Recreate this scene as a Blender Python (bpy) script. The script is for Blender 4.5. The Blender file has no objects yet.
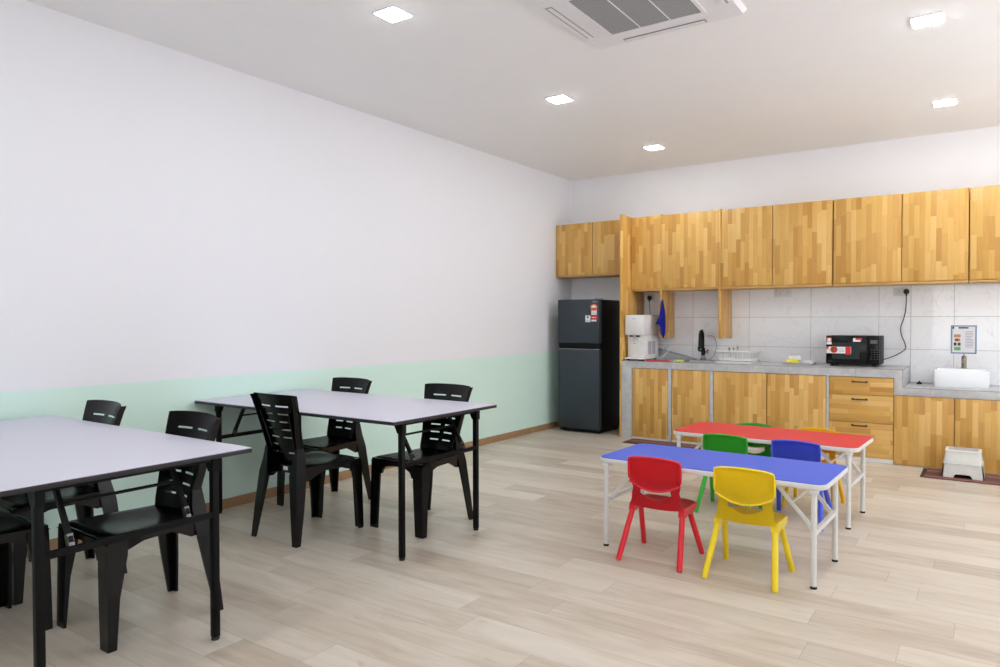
import bpy, bmesh, math, random
from mathutils import Vector, Matrix
random.seed(7)
S = bpy.context.scene
COL = S.collection
PI = math.pi
LAMP, WORLD = 130, 6.7

# ------------------------------------------------------------------ materials
def srgb(r, g, b):
    f = lambda c: (c/255/12.92) if c/255 <= .04045 else ((c/255+.055)/1.055)**2.4
    return (f(r), f(g), f(b), 1)

class NT:
    def __init__(s, name):
        s.m = bpy.data.materials.new(name); s.m.use_nodes = True
        s.t = s.m.node_tree; s.t.nodes.clear()
        s.out = s.t.nodes.new('ShaderNodeOutputMaterial')
        s.b = s.t.nodes.new('ShaderNodeBsdfPrincipled')
        s.t.links.new(s.b.outputs[0], s.out.inputs[0])
    def n(s, typ, **kw):
        o = s.t.nodes.new(typ)
        for k, v in kw.items(): setattr(o, k, v)
        return o
    def put(s, sock, v):
        if isinstance(v, bpy.types.NodeSocket): s.t.links.new(v, sock)
        elif v is not None: sock.default_value = v
    def math(s, op, a, b=None, c=None):
        o = s.n('ShaderNodeMath', operation=op)
        for i, v in enumerate((a, b, c)):
            if v is not None: s.put(o.inputs[i], v)
        return o.outputs[0]
    def pos(s):
        g = s.n('ShaderNodeNewGeometry'); x = s.n('ShaderNodeSeparateXYZ')
        s.t.links.new(g.outputs['Position'], x.inputs[0]); return g.outputs['Position'], x.outputs
    def comb(s, x, y, z):
        o = s.n('ShaderNodeCombineXYZ')
        for i, v in enumerate((x, y, z)): s.put(o.inputs[i], v)
        return o.outputs[0]
    def white(s, v):
        o = s.n('ShaderNodeTexWhiteNoise', noise_dimensions='3D'); s.put(o.inputs['Vector'], v); return o.outputs['Value']
    def noise(s, v, scale, detail=3, rough=.5, dist=0):
        o = s.n('ShaderNodeTexNoise'); s.put(o.inputs['Vector'], v)
        o.inputs['Scale'].default_value = scale; o.inputs['Detail'].default_value = detail
        o.inputs['Roughness'].default_value = rough; o.inputs['Distortion'].default_value = dist
        return o.outputs['Fac']
    def ramp(s, f, stops):
        o = s.n('ShaderNodeValToRGB'); s.put(o.inputs[0], f); e = o.color_ramp.elements
        while len(e) < len(stops): e.new(.5)
        for k, (p, c) in enumerate(stops): e[k].position = p; e[k].color = c
        return o.outputs[0]
    def mix(s, f, a, b, bt='MIX'):
        o = s.n('ShaderNodeMix', data_type='RGBA', blend_type=bt)
        s.put(o.inputs[0], f); s.put(o.inputs[6], a); s.put(o.inputs[7], b); return o.outputs[2]
    def base(s, c, rough=.5, metal=0, spec=.5):
        s.put(s.b.inputs['Base Color'], c); s.put(s.b.inputs['Roughness'], rough)
        s.b.inputs['Metallic'].default_value = metal; s.b.inputs['Specular IOR Level'].default_value = spec
        return s.m

def plain(name, c, rough=.5, metal=0, spec=.5, var=.04, scale=30, coat=0):
    t = NT(name); p, _ = t.pos()
    f = t.noise(p, scale, 2)
    d = tuple(max(0, x*(1-var*2)) for x in c[:3])+(1,)
    t.base(t.mix(f, d, tuple(min(1, x*(1+var)) for x in c[:3])+(1,)), rough, metal, spec)
    if coat: t.b.inputs['Coat Weight'].default_value = coat; t.b.inputs['Coat Roughness'].default_value = .1
    return t.m

def emit(name, c, st):
    t = NT(name); t.b.inputs['Base Color'].default_value = (0, 0, 0, 1)
    t.b.inputs['Emission Color'].default_value = c; t.b.inputs['Emission Strength'].default_value = st
    return t.m

def wood_mat(name, along_z, cols, stave=.044, length=.30, rough=.38):
    """solid finger-jointed staves: each block gets its own tone"""
    t = NT(name); p, x = t.pos()
    lat = t.math('ADD', x['X'], t.math('MULTIPLY', x['Y'], 1.0))
    a, b = (lat, x['Z']) if along_z else (x['Z'], lat)
    a = t.math('ADD', a, 40.); b = t.math('ADD', b, 40.)
    row = t.math('FLOOR', t.math('DIVIDE', a, stave))
    off = t.white(t.comb(row, 3.3, 1.7))
    blk = t.math('FLOOR', t.math('ADD', t.math('DIVIDE', b, length), t.math('MULTIPLY', off, 7.)))
    tone = t.white(t.comb(row, blk, 5.1))
    gv = t.comb(t.math('MULTIPLY', a, 60.), t.math('MULTIPLY', b, 3.), t.math('MULTIPLY', tone, 50.))
    grain = t.noise(gv, 1.6, 4, .6)
    f = t.math('ADD', t.math('MULTIPLY', tone, .62), t.math('MULTIPLY', grain, .40))
    c = t.ramp(f, cols)
    fr = t.math('FRACT', t.math('DIVIDE', a, stave))
    seam = t.math('LESS_THAN', fr, .03)
    c = t.mix(t.math('MULTIPLY', seam, .25), c, srgb(150, 100, 50))
    t.base(c, rough); return t.m

WOODC = [(.08, srgb(184, 130, 58)), (.35, srgb(203, 154, 77)), (.65, srgb(217, 172, 95)), (.95, srgb(232, 195, 126))]
M = {}
M['wood'] = wood_mat('jointed_wood_vertical', True, WOODC)
M['woodh'] = wood_mat('jointed_wood_horizontal', False, WOODC)
M['wood_edge'] = plain('pale_wood_edge', srgb(206, 162, 94), .45, var=.1, scale=14)
M['white_wall'] = plain('white_wall_paint', srgb(243, 243, 246), .85, spec=.25, var=.01, scale=3)
M['ceil'] = plain('ceiling_paint', srgb(247, 247, 248), .9, spec=.2, var=.01, scale=3)

t = NT('two_tone_wall_paint'); p, x = t.pos()
edge = t.math('ADD', x['Z'], t.math('MULTIPLY', t.noise(p, 40, 1), .002))
t.base(t.mix(t.math('LESS_THAN', edge, .9356), srgb(234, 234, 239), srgb(214, 240, 230)), .8, spec=.25)
M['wall_left'] = t.m

# plank floor
t = NT('pale_oak_planks'); p, x = t.pos()
W, L = .185, 1.25
ry = t.math('DIVIDE', t.math('ADD', x['Y'], 20.03), W); row = t.math('FLOOR', ry)
cx_ = t.math('ADD', t.math('DIVIDE', t.math('ADD', x['X'], 20.), L), t.math('MULTIPLY', t.white(t.comb(row, 1.1, 2.2)), 5.))
cl = t.math('FLOOR', cx_)
tone = t.white(t.comb(row, cl, 9.4))
gv = t.comb(t.math('MULTIPLY', x['X'], 1.3), t.math('MULTIPLY', x['Y'], 22.), t.math('MULTIPLY', tone, 60.))
g1 = t.noise(gv, 1.3, 5, .6, .6)
gv2 = t.comb(t.math('MULTIPLY', x['X'], 1.6), t.math('MULTIPLY', x['Y'], 7.), t.math('MULTIPLY', tone, 31.))
g2 = t.noise(gv2, 1.2, 3, .55, 1.2)
f = t.math('ADD', t.math('ADD', t.math('MULTIPLY', tone, .27), t.math('MULTIPLY', g1, .38)), t.math('MULTIPLY', g2, .47))
c = t.ramp(f, [(.22, srgb(160, 143, 125)), (.42, srgb(189, 174, 157)), (.6, srgb(206, 194, 179)), (.85, srgb(221, 212, 200))])
kn = t.ramp(t.noise(gv2, 2.2, 2, .5, 2.), [(.68, (0, 0, 0, 1)), (.8, (1, 1, 1, 1))])
c = t.mix(t.math('MULTIPLY', kn, .35), c, srgb(150, 128, 105))
sy = t.math('LESS_THAN', t.math('FRACT', ry), .014); sx = t.math('LESS_THAN', t.math('FRACT', cx_), .0025)
c = t.mix(t.math('MULTIPLY', t.math('MAXIMUM', sy, sx), .45), c, srgb(140, 124, 106))
t.base(c, t.math('ADD', t.math('MULTIPLY', g1, .12), .30), 0, .45); M['floor'] = t.m

# marble tiles
t = NT('grey_marble_tiles'); p, x = t.pos()
tx = t.math('DIVIDE', t.math('SUBTRACT', x['X'], 1.595-6.35), .635); tz = t.math('DIVIDE', t.math('SUBTRACT', x['Z'], 1.03-3.2), .32)
right = t.math('GREATER_THAN', x['X'], 3.78)
tid = t.white(t.comb(t.math('ADD', t.math('FLOOR', tx), t.math('MULTIPLY', right, .5)), t.math('FLOOR', tz), 2.))
vv = t.comb(t.math('ADD', x['X'], t.math('MULTIPLY', tid, 17.)), t.math('MULTIPLY', tid, 9.), t.math('ADD', x['Z'], t.math('MULTIPLY', tid, 5.)))
n1 = t.noise(vv, 2.6, 5, .55, 1.4)
vein = t.math('ABSOLUTE', t.math('SUBTRACT', n1, .5))
veins = t.ramp(vein, [(0, (1, 1, 1, 1)), (.012, (0, 0, 0, 1))])
cloud = t.noise(vv, 1.7, 3)
c = t.mix(cloud, srgb(238, 238, 241), srgb(248, 248, 250))
c = t.mix(t.math('MULTIPLY', veins, t.math('MULTIPLY', cloud, .3)), c, srgb(150, 150, 155))
gx = t.math('LESS_THAN', t.math('FRACT', tx), .006); gz = t.math('LESS_THAN', t.math('FRACT', tz), .012)
ex = t.math('LESS_THAN', t.math('ABSOLUTE', t.math('SUBTRACT', x['X'], 3.78)), .002)
gr = t.math('MAXIMUM', t.math('MAXIMUM', gx, gz), ex)
c = t.mix(t.math('MULTIPLY', gr, .8), c, srgb(140, 140, 142))
t.base(c, t.math('ADD', t.math('MULTIPLY', gr, .5), .03), 0, .5); M['tile'] = t.m

# grey stone of the worktop
t = NT('grey_stone_tiles'); p, x = t.pos()
s1 = t.noise(t.comb(t.math('ADD', x['X'], x['Z']), x['Y'], t.math('SUBTRACT', x['Z'], x['X'])), 9, 5, .6, .5)
s2 = t.noise(p, 120, 2)
f = t.math('ADD', t.math('MULTIPLY', s1, .8), t.math('MULTIPLY', s2, .25))
c = t.ramp(f, [(.3, srgb(172, 172, 174)), (.55, srgb(192, 192, 194)), (.8, srgb(208, 208, 208))])
jx = t.math('LESS_THAN', t.math('FRACT', t.math('DIVIDE', t.math('SUBTRACT', x['X'], .985), .6)), .005)
c = t.mix(t.math('MULTIPLY', jx, .6), c, srgb(110, 108, 108))
t.base(c, .32, 0, .5); M['stone'] = t.m

M['joint'] = plain('brown_joint', srgb(112, 98, 84), .7)
M['skirt'] = plain('brown_skirting', srgb(168, 134, 98), .45, var=.12, scale=9)
M['lam'] = plain('lavender_grey_laminate', srgb(206, 204, 218), .38, var=.015, scale=160)
M['blk_edge'] = plain('black_edge_band', srgb(30, 26, 34), .5)
M['blk_metal'] = plain('black_painted_steel', srgb(9, 9, 10), .45, spec=.15)
M['chrome'] = plain('bright_steel', srgb(190, 190, 192), .22, 1)
M['clip'] = plain('worn_steel_clip', srgb(96, 96, 98), .25, 1)
M['blk_plastic'] = plain('glossy_black_plastic', srgb(8, 8, 10), .22, spec=.3, var=.08, scale=60)
M['white_metal'] = plain('white_powder_coat', srgb(226, 225, 222), .4)
M['rubber'] = plain('black_rubber', srgb(26, 26, 26), .7)
M['white_pl'] = plain('white_plastic', srgb(232, 231, 230), .35)
for k, c in dict(blue_top=(66, 96, 212), red_top=(216, 48, 48)).items():
    M[k] = plain(k+'_laminate', srgb(*c), .45, var=.05, scale=220)
for k, c in dict(red=(226, 32, 48), yellow=(248, 216, 26), green=(56, 176, 52), blue=(70, 90, 218), dgreen=(60, 176, 62), amber=(246, 190, 24)).items():  # far yellow chair: shade and red bounce put into the yellow
    M[k] = plain(k+'_moulded_plastic', srgb(*c), .3, var=.02)
M['fridge'] = plain('dark_slate_steel', srgb(58, 66, 74), .3, .35, var=.03)
M['fridge_side'] = plain('black_fridge_side', srgb(14, 15, 16), .45, spec=.2)
M['dark'] = plain('near_black', srgb(10, 10, 11), .5, spec=.2)
M['glass_blk'] = plain('black_glass', srgb(8, 9, 11), .2, spec=.25)
M['mwin'] = plain('microwave_window', srgb(46, 53, 53), .35, spec=.25)
M['steel'] = plain('brushed_steel', srgb(176, 180, 184), .3, .9)
M['tray'] = plain('bluish_steel', srgb(186, 194, 202), .35, .6)
M['nickel'] = plain('brushed_nickel', srgb(150, 138, 124), .28, .9)
M['ceramic'] = plain('white_ceramic', srgb(240, 241, 244), .12, var=.005)
M['cloth'] = plain('blue_cloth', srgb(40, 52, 190), .9, var=.2, scale=120)
M['red_board'] = plain('red_board', srgb(206, 60, 70), .4)
M['sp_yel'] = plain('yellow_sponge', srgb(238, 226, 40), .9, var=.12, scale=200)
M['sp_lime'] = plain('lime_sponge', srgb(218, 226, 120), .9, var=.1, scale=200)
M['sp_white'] = plain('white_sponge', srgb(234, 234, 226), .9, var=.06, scale=200)
M['clearp'] = plain('translucent_grey_plastic', srgb(206, 208, 210), .25)
M['handle'] = plain('aged_bronze_handle', srgb(70, 62, 50), .4, .6)
M['plug'] = plain('black_plug', srgb(20, 20, 20), .45)
M['socket'] = plain('white_socket', srgb(226, 226, 226), .3)
M['acw'] = plain('ac_white_plastic', srgb(240, 240, 244), .45)
M['acs'] = plain('ac_slot_grey', srgb(176, 176, 178), .6)
M['vent'] = plain('vent_grey', srgb(186, 184, 190), .5)
M['paper'] = plain('white_paper', srgb(236, 236, 240), .5)
M['st_red'] = plain('sticker_red', srgb(206, 44, 52), .5)
M['st_orange'] = plain('sticker_orange', srgb(222, 110, 60), .5)
M['st_white'] = plain('sticker_white', srgb(236, 236, 238), .5)
M['st_dark'] = plain('sticker_dark', srgb(60, 50, 50), .5)
M['st_brown'] = plain('sticker_brown', srgb(110, 70, 50), .5)
M['logo'] = plain('pale_grey_print', srgb(160, 166, 172), .4)
M['mark'] = plain('dim_grey_print', srgb(84, 88, 90), .4)
M['pblue'] = plain('print_blue', srgb(126, 150, 186), .5)
M['porange'] = plain('print_orange', srgb(206, 150, 110), .5)
M['pgreen'] = plain('print_green', srgb(120, 176, 120), .5)
M['pgrey'] = plain('print_grey', srgb(168, 166, 184), .5)
M['pink'] = plain('soft_red_led', srgb(240, 130, 130), .4)
M['stool'] = plain('offwhite_stool_plastic', srgb(226, 226, 220), .4)
M['win_frame'] = plain('window_frame_white', srgb(225, 225, 225), .4)
M['grille'] = plain('window_grille_grey', srgb(120, 110, 100), .5)
M['lamp'] = emit('lamp_diffuser', (.93, .97, 1, 1), LAMP)
t = NT('thin_window_glass'); gl = t.n('ShaderNodeBsdfTransparent'); go = t.n('ShaderNodeBsdfGlossy'); go.inputs['Roughness'].default_value = .02
mx = t.n('ShaderNodeMixShader'); mx.inputs[0].default_value = .06
t.t.links.new(gl.outputs[0], mx.inputs[1]); t.t.links.new(go.outputs[0], mx.inputs[2]); t.t.links.new(mx.outputs[0], t.out.inputs[0]); M['glass'] = t.m
# woven mat
t = NT('striped_brown_mat'); p, x = t.pos()
st = t.white(t.comb(t.math('FLOOR', t.math('MULTIPLY', x['Y'], 45.)), 1., 1.))
wv = t.noise(t.comb(t.math('MULTIPLY', x['X'], 8.), t.math('MULTIPLY', x['Y'], 45.), 0.), 2., 2)
t.base(t.ramp(t.math('ADD', t.math('MULTIPLY', st, .7), t.math('MULTIPLY', wv, .35)), [(.1, srgb(60, 44, 42)), (.45, srgb(112, 70, 64)), (.75, srgb(142, 98, 88)), (1, srgb(168, 140, 128))]), .9)
M['mat'] = t.m
# mesh grille of the air conditioner
t = NT('ac_intake_mesh'); p, x = t.pos()
s = t.math('LESS_THAN', t.math('FRACT', t.math('MULTIPLY', x['X'], 70.)), .45)
s2 = t.math('LESS_THAN', t.math('FRACT', t.math('MULTIPLY', x['Y'], 70.)), .45)
t.base(t.mix(t.math('MAXIMUM', s, s2), srgb(112, 114, 118), srgb(168, 170, 174)), .6); M['acmesh'] = t.m

# ------------------------------------------------------------------ mesh helpers
def box(bm, lo, hi, bev=0, seg=2, mi=0):
    lo = Vector(lo); hi = Vector(hi)
    r = bmesh.ops.create_cube(bm, size=1)
    vs = r['verts']
    for v in vs: v.co = Vector([(lo[i]+hi[i])/2 + v.co[i]*(hi[i]-lo[i]) for i in range(3)])
    fs = set(f for v in vs for f in v.link_faces)
    for f in fs: f.material_index = mi
    if bev:
        es = set(e for v in vs for e in v.link_edges)
        g = bmesh.ops.bevel(bm, geom=list(es), offset=bev, segments=seg, profile=.5, affect='EDGES', clamp_overlap=True, material=-1)

def prism(bm, poly, axis, a, b, mi=0):
    """poly: 2D points in the plane of the other two axes, pushed from a to b along axis"""
    def P(q, w):
        if axis == 0: return (w, q[0], q[1])
        if axis == 1: return (q[0], w, q[1])
        return (q[0], q[1], w)
    A = [bm.verts.new(P(q, a)) for q in poly]; B = [bm.verts.new(P(q, b)) for q in poly]
    fs = [bm.faces.new(A), bm.faces.new(B[::-1])]
    for i in range(len(poly)):
        j = (i+1) % len(poly)
        fs.append(bm.faces.new((A[j], A[i], B[i], B[j])))
    for f in fs: f.material_index = mi
    return fs

def loft(bm, rings, cap=True, closed=True):
    R = [[bm.verts.new(q) for q in r] for r in rings]
    n = len(R[0])
    for a, b in zip(R, R[1:]):
        for i in range(n if closed else n-1):
            j = (i+1) % n
            bm.faces.new((a[i], a[j], b[j], b[i]))
    if cap: bm.faces.new(R[0][::-1]); bm.faces.new(R[-1])

def tube(bm, pts, rad, n=10, cap=True):
    pts = [Vector(q) for q in pts]
    if not isinstance(rad, (list, tuple)): rad = [rad]*len(pts)
    rings = []; up = None
    for i, q in enumerate(pts):
        d = (pts[min(i+1, len(pts)-1)]-pts[max(i-1, 0)]).normalized()
        if up is None: up = d.orthogonal().normalized()
        up = (up - d*up.dot(d)).normalized(); s = d.cross(up)
        rings.append([q+(up*math.cos(2*PI*k/n)+s*math.sin(2*PI*k/n))*rad[i] for k in range(n)])
    loft(bm, rings, cap)

def bar(bm, a, b, w, h, up=(0, 0, 1)):
    """rectangular bar from a to b"""
    a = Vector(a); b = Vector(b); d = (b-a).normalized(); up = Vector(up)
    s = d.cross(up).normalized(); u = s.cross(d)
    R = lambda q: [q+s*w/2*i+u*h/2*j for i, j in ((-1, -1), (1, -1), (1, 1), (-1, 1))]
    loft(bm, [R(a), R(b)])

def lathe(bm, prof, c=(0, 0, 0), n=24):
    rings = [[(c[0]+r*math.cos(2*PI*k/n), c[1]+r*math.sin(2*PI*k/n), c[2]+z) for k in range(n)] for r, z in prof]
    loft(bm, rings)

def rrect(x0, y0, x1, y1, r, n=6):
    out = []
    for cx, cy, a in ((x1-r, y1-r, 0), (x0+r, y1-r, 90), (x0+r, y0+r, 180), (x1-r, y0+r, 270)):
        for k in range(n+1):
            th = math.radians(a+90*k/n); out.append((cx+r*math.cos(th), cy+r*math.sin(th)))
    return out

def sheet(bm, grid, thick, holes=None):
    """grid[i][j] points -> solid shell; holes: set of (i,j) cells left open"""
    from_n = len(grid); m = len(grid[0])
    V = [[bm.verts.new(q) for q in r] for r in grid]
    fs = [bm.faces.new((V[i][j], V[i][j+1], V[i+1][j+1], V[i+1][j])) for i in range(from_n-1) for j in range(m-1) if not holes or (i, j) not in holes]
    bmesh.ops.solidify(bm, geom=fs, thickness=thick)

def mesh_of(name, bm, mats, smooth=None):
    bm.normal_update()
    bmesh.ops.recalc_face_normals(bm, faces=bm.faces)
    me = bpy.data.meshes.new(name); bm.to_mesh(me); bm.free()
    for m in (mats if isinstance(mats, (list, tuple)) else [mats]): me.materials.append(m)
    if smooth:
        me.polygons.foreach_set('use_smooth', [True]*len(me.polygons))
        me.set_sharp_from_angle(angle=math.radians(smooth))
    return me

def obj(name, bm, mats, parent=None, smooth=None, loc=None, sub=0):
    o = bpy.data.objects.new(name, mesh_of(name, bm, mats, smooth)); COL.objects.link(o)
    if parent: o.parent = parent
    if loc: o.location = loc
    if sub:
        md = o.modifiers.new('Subdivision', 'SUBSURF'); md.levels = sub; md.render_levels = sub
    return o
def B(): return bmesh.new()
def part(name, mats, parent, fn, smooth=None, sub=0):
    bm = B(); fn(bm); return obj(name, bm, mats, parent, smooth, sub=sub)
def pbox(name, mats, parent, lo, hi, bev=0, smooth=None):
    bm = B(); box(bm, lo, hi, bev); return obj(name, bm, mats, parent, smooth or (40 if bev else None))
def tag(o, label, cat, group=None):
    o['label'] = label; o['category'] = cat
    if group: o['group'] = group
    return o
def thing(name, label, cat, loc=(0, 0, 0), rz=0, group=None):
    o = bpy.data.objects.new(name, None); COL.objects.link(o)
    o.empty_display_size = .1
    o.location = loc; o.rotation_euler = (0, 0, rz); return tag(o, label, cat, group)
def struct(name, bm, mats, parent=None, smooth=None):
    o = obj(name, bm, mats, parent, smooth); o['kind'] = 'structure'; return o
def dup(root, loc, rz, label, group=None, swap=None):
    def cp(o, par):
        c = o.copy(); COL.objects.link(c)
        if par: c.parent = par
        if swap and o.type == 'MESH':
            key = o.data.materials[0].name
            if key in swap:
                c.data = o.data.copy(); c.data.materials[0] = swap[key]
        for ch in list(o.children): cp(ch, c)
        return c
    r = cp(root, None); r.location = loc; r.rotation_euler = (0, 0, rz); r['label'] = label
    if group: r['group'] = group
    return r

# ------------------------------------------------------------------ room
D, H, XR, YB = 8.012, 3.1016, 6.9, -2.6
def sbox(name, m, lo, hi, bev=0):
    bm = B(); box(bm, lo, hi, bev); return struct(name, bm, m)
sbox('floor', M['floor'], (-.1, YB-.1, -.1), (XR+.1, D+.1, 0))
sbox('ceiling', M['ceil'], (-.1, YB-.1, H), (XR+.1, D+.1, H+.1))
sbox('wall_left', M['wall_left'], (-.1, YB-.1, 0), (0, D+.1, H))
sbox('wall_back', M['white_wall'], (0, D, 0), (XR, D+.1, H))
RY0, RY1, RZ0, RZ1 = 3.4, 7.25, .8, 2.7
bm = B()
box(bm, (XR, YB-.1, 0), (XR+.1, RY0, H)); box(bm, (XR, RY1, 0), (XR+.1, D+.1, H))
box(bm, (XR, RY0, 0), (XR+.1, RY1, RZ0)); box(bm, (XR, RY0, RZ1), (XR+.1, RY1, H))
struct('wall_right', bm, M['white_wall'])
bm = B()
for k in range(5):
    y = RY0+(RY1-RY0-.05)*k/4; box(bm, (XR+.03, y, RZ0), (XR+.09, y+.05, RZ1))
for z in (RZ0, RZ1-.05): box(bm, (XR+.03, RY0, z), (XR+.09, RY1, z+.05))
win2 = struct('window_2', bm, M['win_frame'])  # unseen window, added to send daylight across the room
bm = B(); box(bm, (XR+.06, RY0+.05, RZ0+.05), (XR+.065, RY1-.05, RZ1-.05)); struct('window_glass', bm, M['glass'], win2)
WX0, WX1, WZ0, WZ1 = 3.3, 6.3, .55, 2.35
bm = B()
box(bm, (0, YB-.1, 0), (WX0, YB, H)); box(bm, (WX1, YB-.1, 0), (XR, YB, H))
box(bm, (WX0, YB-.1, 0), (WX1, YB, WZ0)); box(bm, (WX0, YB-.1, WZ1), (WX1, YB, H))
struct('wall_front', bm, M['white_wall'])
bm = B()
for xa, xb in ((WX0, WX0+.05), (WX1-.05, WX1), ((WX0+WX1)/2-.025, (WX0+WX1)/2+.025)): box(bm, (xa, YB-.09, WZ0), (xb, YB-.03, WZ1))
for za, zb in ((WZ0, WZ0+.05), (WZ1-.05, WZ1)): box(bm, (WX0, YB-.09, za), (WX1, YB-.03, zb))
win = struct('window_1', bm, M['win_frame'])
bm = B(); box(bm, (WX0+.05, YB-.065, WZ0+.05), (WX1-.05, YB-.06, WZ1-.05)); struct('window_glass', bm, M['glass'], win)
bm = B()
def rect_out(x0, z0, x1, z1, w=.016):
    for lo, hi in (((x0, z0), (x1, z0+w)), ((x0, z1-w), (x1, z1)), ((x0, z0), (x0+w, z1)), ((x1-w, z0), (x1, z1))):
        box(bm, (lo[0], YB-.03, lo[1]), (hi[0], YB-.018, hi[1]))
rnd = random.Random(3)
for i in range(5):
    for j in range(4):
        x0 = WX0+.08+i*.57; z0 = WZ0+.08+j*.42
        dx, dz = rnd.uniform(0, .12), rnd.uniform(0, .1)
        rect_out(x0+dx, z0+dz, x0+.5+dx*.5, z0+.3+dz)
        rect_out(x0+.12+dx, z0+.08, x0+.36+dx, z0+.2)
struct('window_grille', bm, M['grille'], win)

sbox('baseboard_left', M['skirt'], (0.0005, YB, 0), (.012, D-.0005, .0703), .003)
sbox('baseboard_back', M['skirt'], (.0125, D-.012, 0), (.977, D-.0005, .0703), .003)
sbox('baseboard_right', M['skirt'], (XR-.012, YB, 0), (XR-.0005, D, .0703), .003)
# glazed tiles behind the worktop
bm = B(); box(bm, (1.003, D-.008, .872), (3.776, D-.0003, 1.66)); box(bm, (3.777, D-.008, .712), (5.6, D-.0003, 1.66))
struct('trim_1', bm, M['tile'])

# ------------------------------------------------------------------ ceiling lamps
lamp0 = None
rows = [(-.81, 'behind'), (1.13, 'behind'), (3.06, ''), (4.99, ''), (6.93, '')]
lab = {(0, 2): 'square white downlight nearest above the grey dining tables', (0, 3): 'square white downlight in the middle of the three in line',
       (0, 4): 'square white downlight nearest the far corner of the room', (1, 3): 'square white downlight at the upper right, beyond the air conditioner',
       (1, 4): 'square white downlight closest to the wooden wall cupboards'}
for ci, X in enumerate((1.56, 4.11, 6.0)):
    for ri, (Yv, _) in enumerate(rows):
        L_ = lab.get((ci, ri), 'square white downlight behind the photographer')
        if ci == 2: L_ = 'square white downlight along the right hand wall'
        if lamp0 is None:
            lamp0 = thing('ceiling_light', L_, 'ceiling light', (X, Yv, H), 0, 'square ceiling downlights')
            def fr(bm):
                for k in range(4):
                    a = k*PI/2
                    o, i = .083, .0745
                    pts = [(-o, -o), (o, -o), (i, -i), (-i, -i)]
                    c, s = round(math.cos(a)), round(math.sin(a))
                    prism(bm, [(c*x-s*y, s*x+c*y) for x, y in pts], 2, -.009, -.0005)
            part('frame', M['acw'], lamp0, fr)
            pbox('diffuser', M['lamp'], lamp0, (-.074, -.074, -.0125), (.074, .074, -.001), .002)
        else: dup(lamp0, (X-.01, Yv-.055, H) if ci == 1 else (X, Yv, H), 0, L_)

# ------------------------------------------------------------------ ceiling cassette air conditioner
ac = thing('air_conditioner', 'white square cassette air conditioner set in the ceiling', 'air conditioner', (2.785, 3.71, H))
def f(bm):
    R = lambda h, r, z: [(x, y, z) for x, y in rrect(-h, -h, h, h, r)]
    loft(bm, [R(.478, .03, -.0006), R(.478, .03, -.008), R(.462, .03, -.03)])
part('panel', M['acw'], ac, f, 40)
def f(bm):
    for k in range(4):
        a = k*PI/2; c, s = round(math.cos(a)), round(math.sin(a))
        R = lambda z: [(c*x-s*y, s*x+c*y, z) for x, y in ((-.30, -.30), (.30, -.30), (.278, -.278), (-.278, -.278))]
        loft(bm, [R(-.031), R(-.038)])
part('grille_frame', M['acw'], ac, f)
def f(bm):
    box(bm, (-.277, -.277, -.0345), (.277, .277, -.0305))
gr = part('intake_grille', M['acmesh'], ac, f)
def f(bm):
    for k in (-1, 1): box(bm, (k*.0925-.004, -.277, -.0365), (k*.0925+.004, .277, -.0348))
part('grille_rib', M['acw'], gr, f)
for k in range(4):
    a = k*PI/2; c, s = round(math.cos(a)), round(math.sin(a))
    def f(bm):
        R = lambda z: [(c*x-s*y, s*x+c*y, z) for x, y in ((-.26, -.437), (.26, -.437), (.26, -.392), (-.26, -.392))]
        loft(bm, [R(-.0306), R(-.0316)])
    sl = part('air_outlet', M['acs'], ac, f)
    def f(bm):
        R = lambda o, z: [(c*x-s*y, s*x+c*y, z) for x, y in ((-.25, -.425+o), (.25, -.425+o), (.25, -.398+o), (-.25, -.398+o))]
        loft(bm, [R(0, -.034), R(.004, -.037)])
    part('louver', M['acw'], sl, f)

# ------------------------------------------------------------------ wall cupboards
UF, UB = 7.605, D-.002
QS = 7.605/7.524
qx = lambda v: 4.4294-(4.4294-v)*QS
qz = lambda v: 1.32+(v-1.32)*QS
Z0, ZT = qz(1.652), qz(2.487)
def cupboard(label, x0, x1, doors, z0, z1, side=None):
    th_ = thing('wall_cupboard', label, 'cupboard', (x0, UB, z0), 0, 'wooden wall cupboards')
    l = lambda x, y, z: (x-x0, y-UB, z-z0)
    pbox('body', M['wood_edge'], th_, l(x0+.001, UF+.022, z0+.02), l(x1-.001, UB, z1-.002))
    pbox('bottom_board', M['wood_edge'], th_, l(x0+.001, UF+.004, z0), l(x1-.001, UB, z0+.019), .002)
    for a, b in doors:
        pbox('door', M['wood'], th_, l(a+.0025, UF, z0+.024), l(b-.0025, UF+.02, z1), .002)
    if side: # divider hanging below the cupboard
        a, b, zz = side
        pbox('side_panel', M['wood'], th_, l(a, UF-.006, zz), l(b, UB-.0085, z1+.012), .0015)
    return th_
cupboard('small two-door wooden cupboard high above the fridge',   .003, .977, [(.006, qx(.546)), (qx(.552), .976)], qz(1.845), qz(2.478))
cupboard('narrow wooden wall cupboard over the white water dispenser', 1.003, qx(1.388), [(1.005, qx(1.388))], Z0, ZT)
cupboard('wide single-door wooden wall cupboard with blue cloth on its side board', qx(1.389), qx(2.042), [(qx(1.411), qx(2.042))], Z0, ZT, (qx(1.389), qx(1.409), qz(1.118)))
cupboard('two-door wooden wall cupboard above the dish rack, hanging board at its end', qx(2.043), qx(3.152), [(qx(2.070), qx(2.588)), (qx(2.594), qx(3.152))], Z0, ZT, (qx(2.043), qx(2.067), qz(1.124)))
cupboard('two-door wooden wall cupboard above the microwave', qx(3.157), qx(4.258), [(qx(3.160), qx(3.738)), (qx(3.742), qx(4.258))], Z0, ZT)
cupboard('wooden wall cupboard cut off by the right edge, above the white basin', qx(4.263), 5.36, [(qx(4.263), 4.81), (4.815, 5.36)], Z0, ZT)

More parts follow.
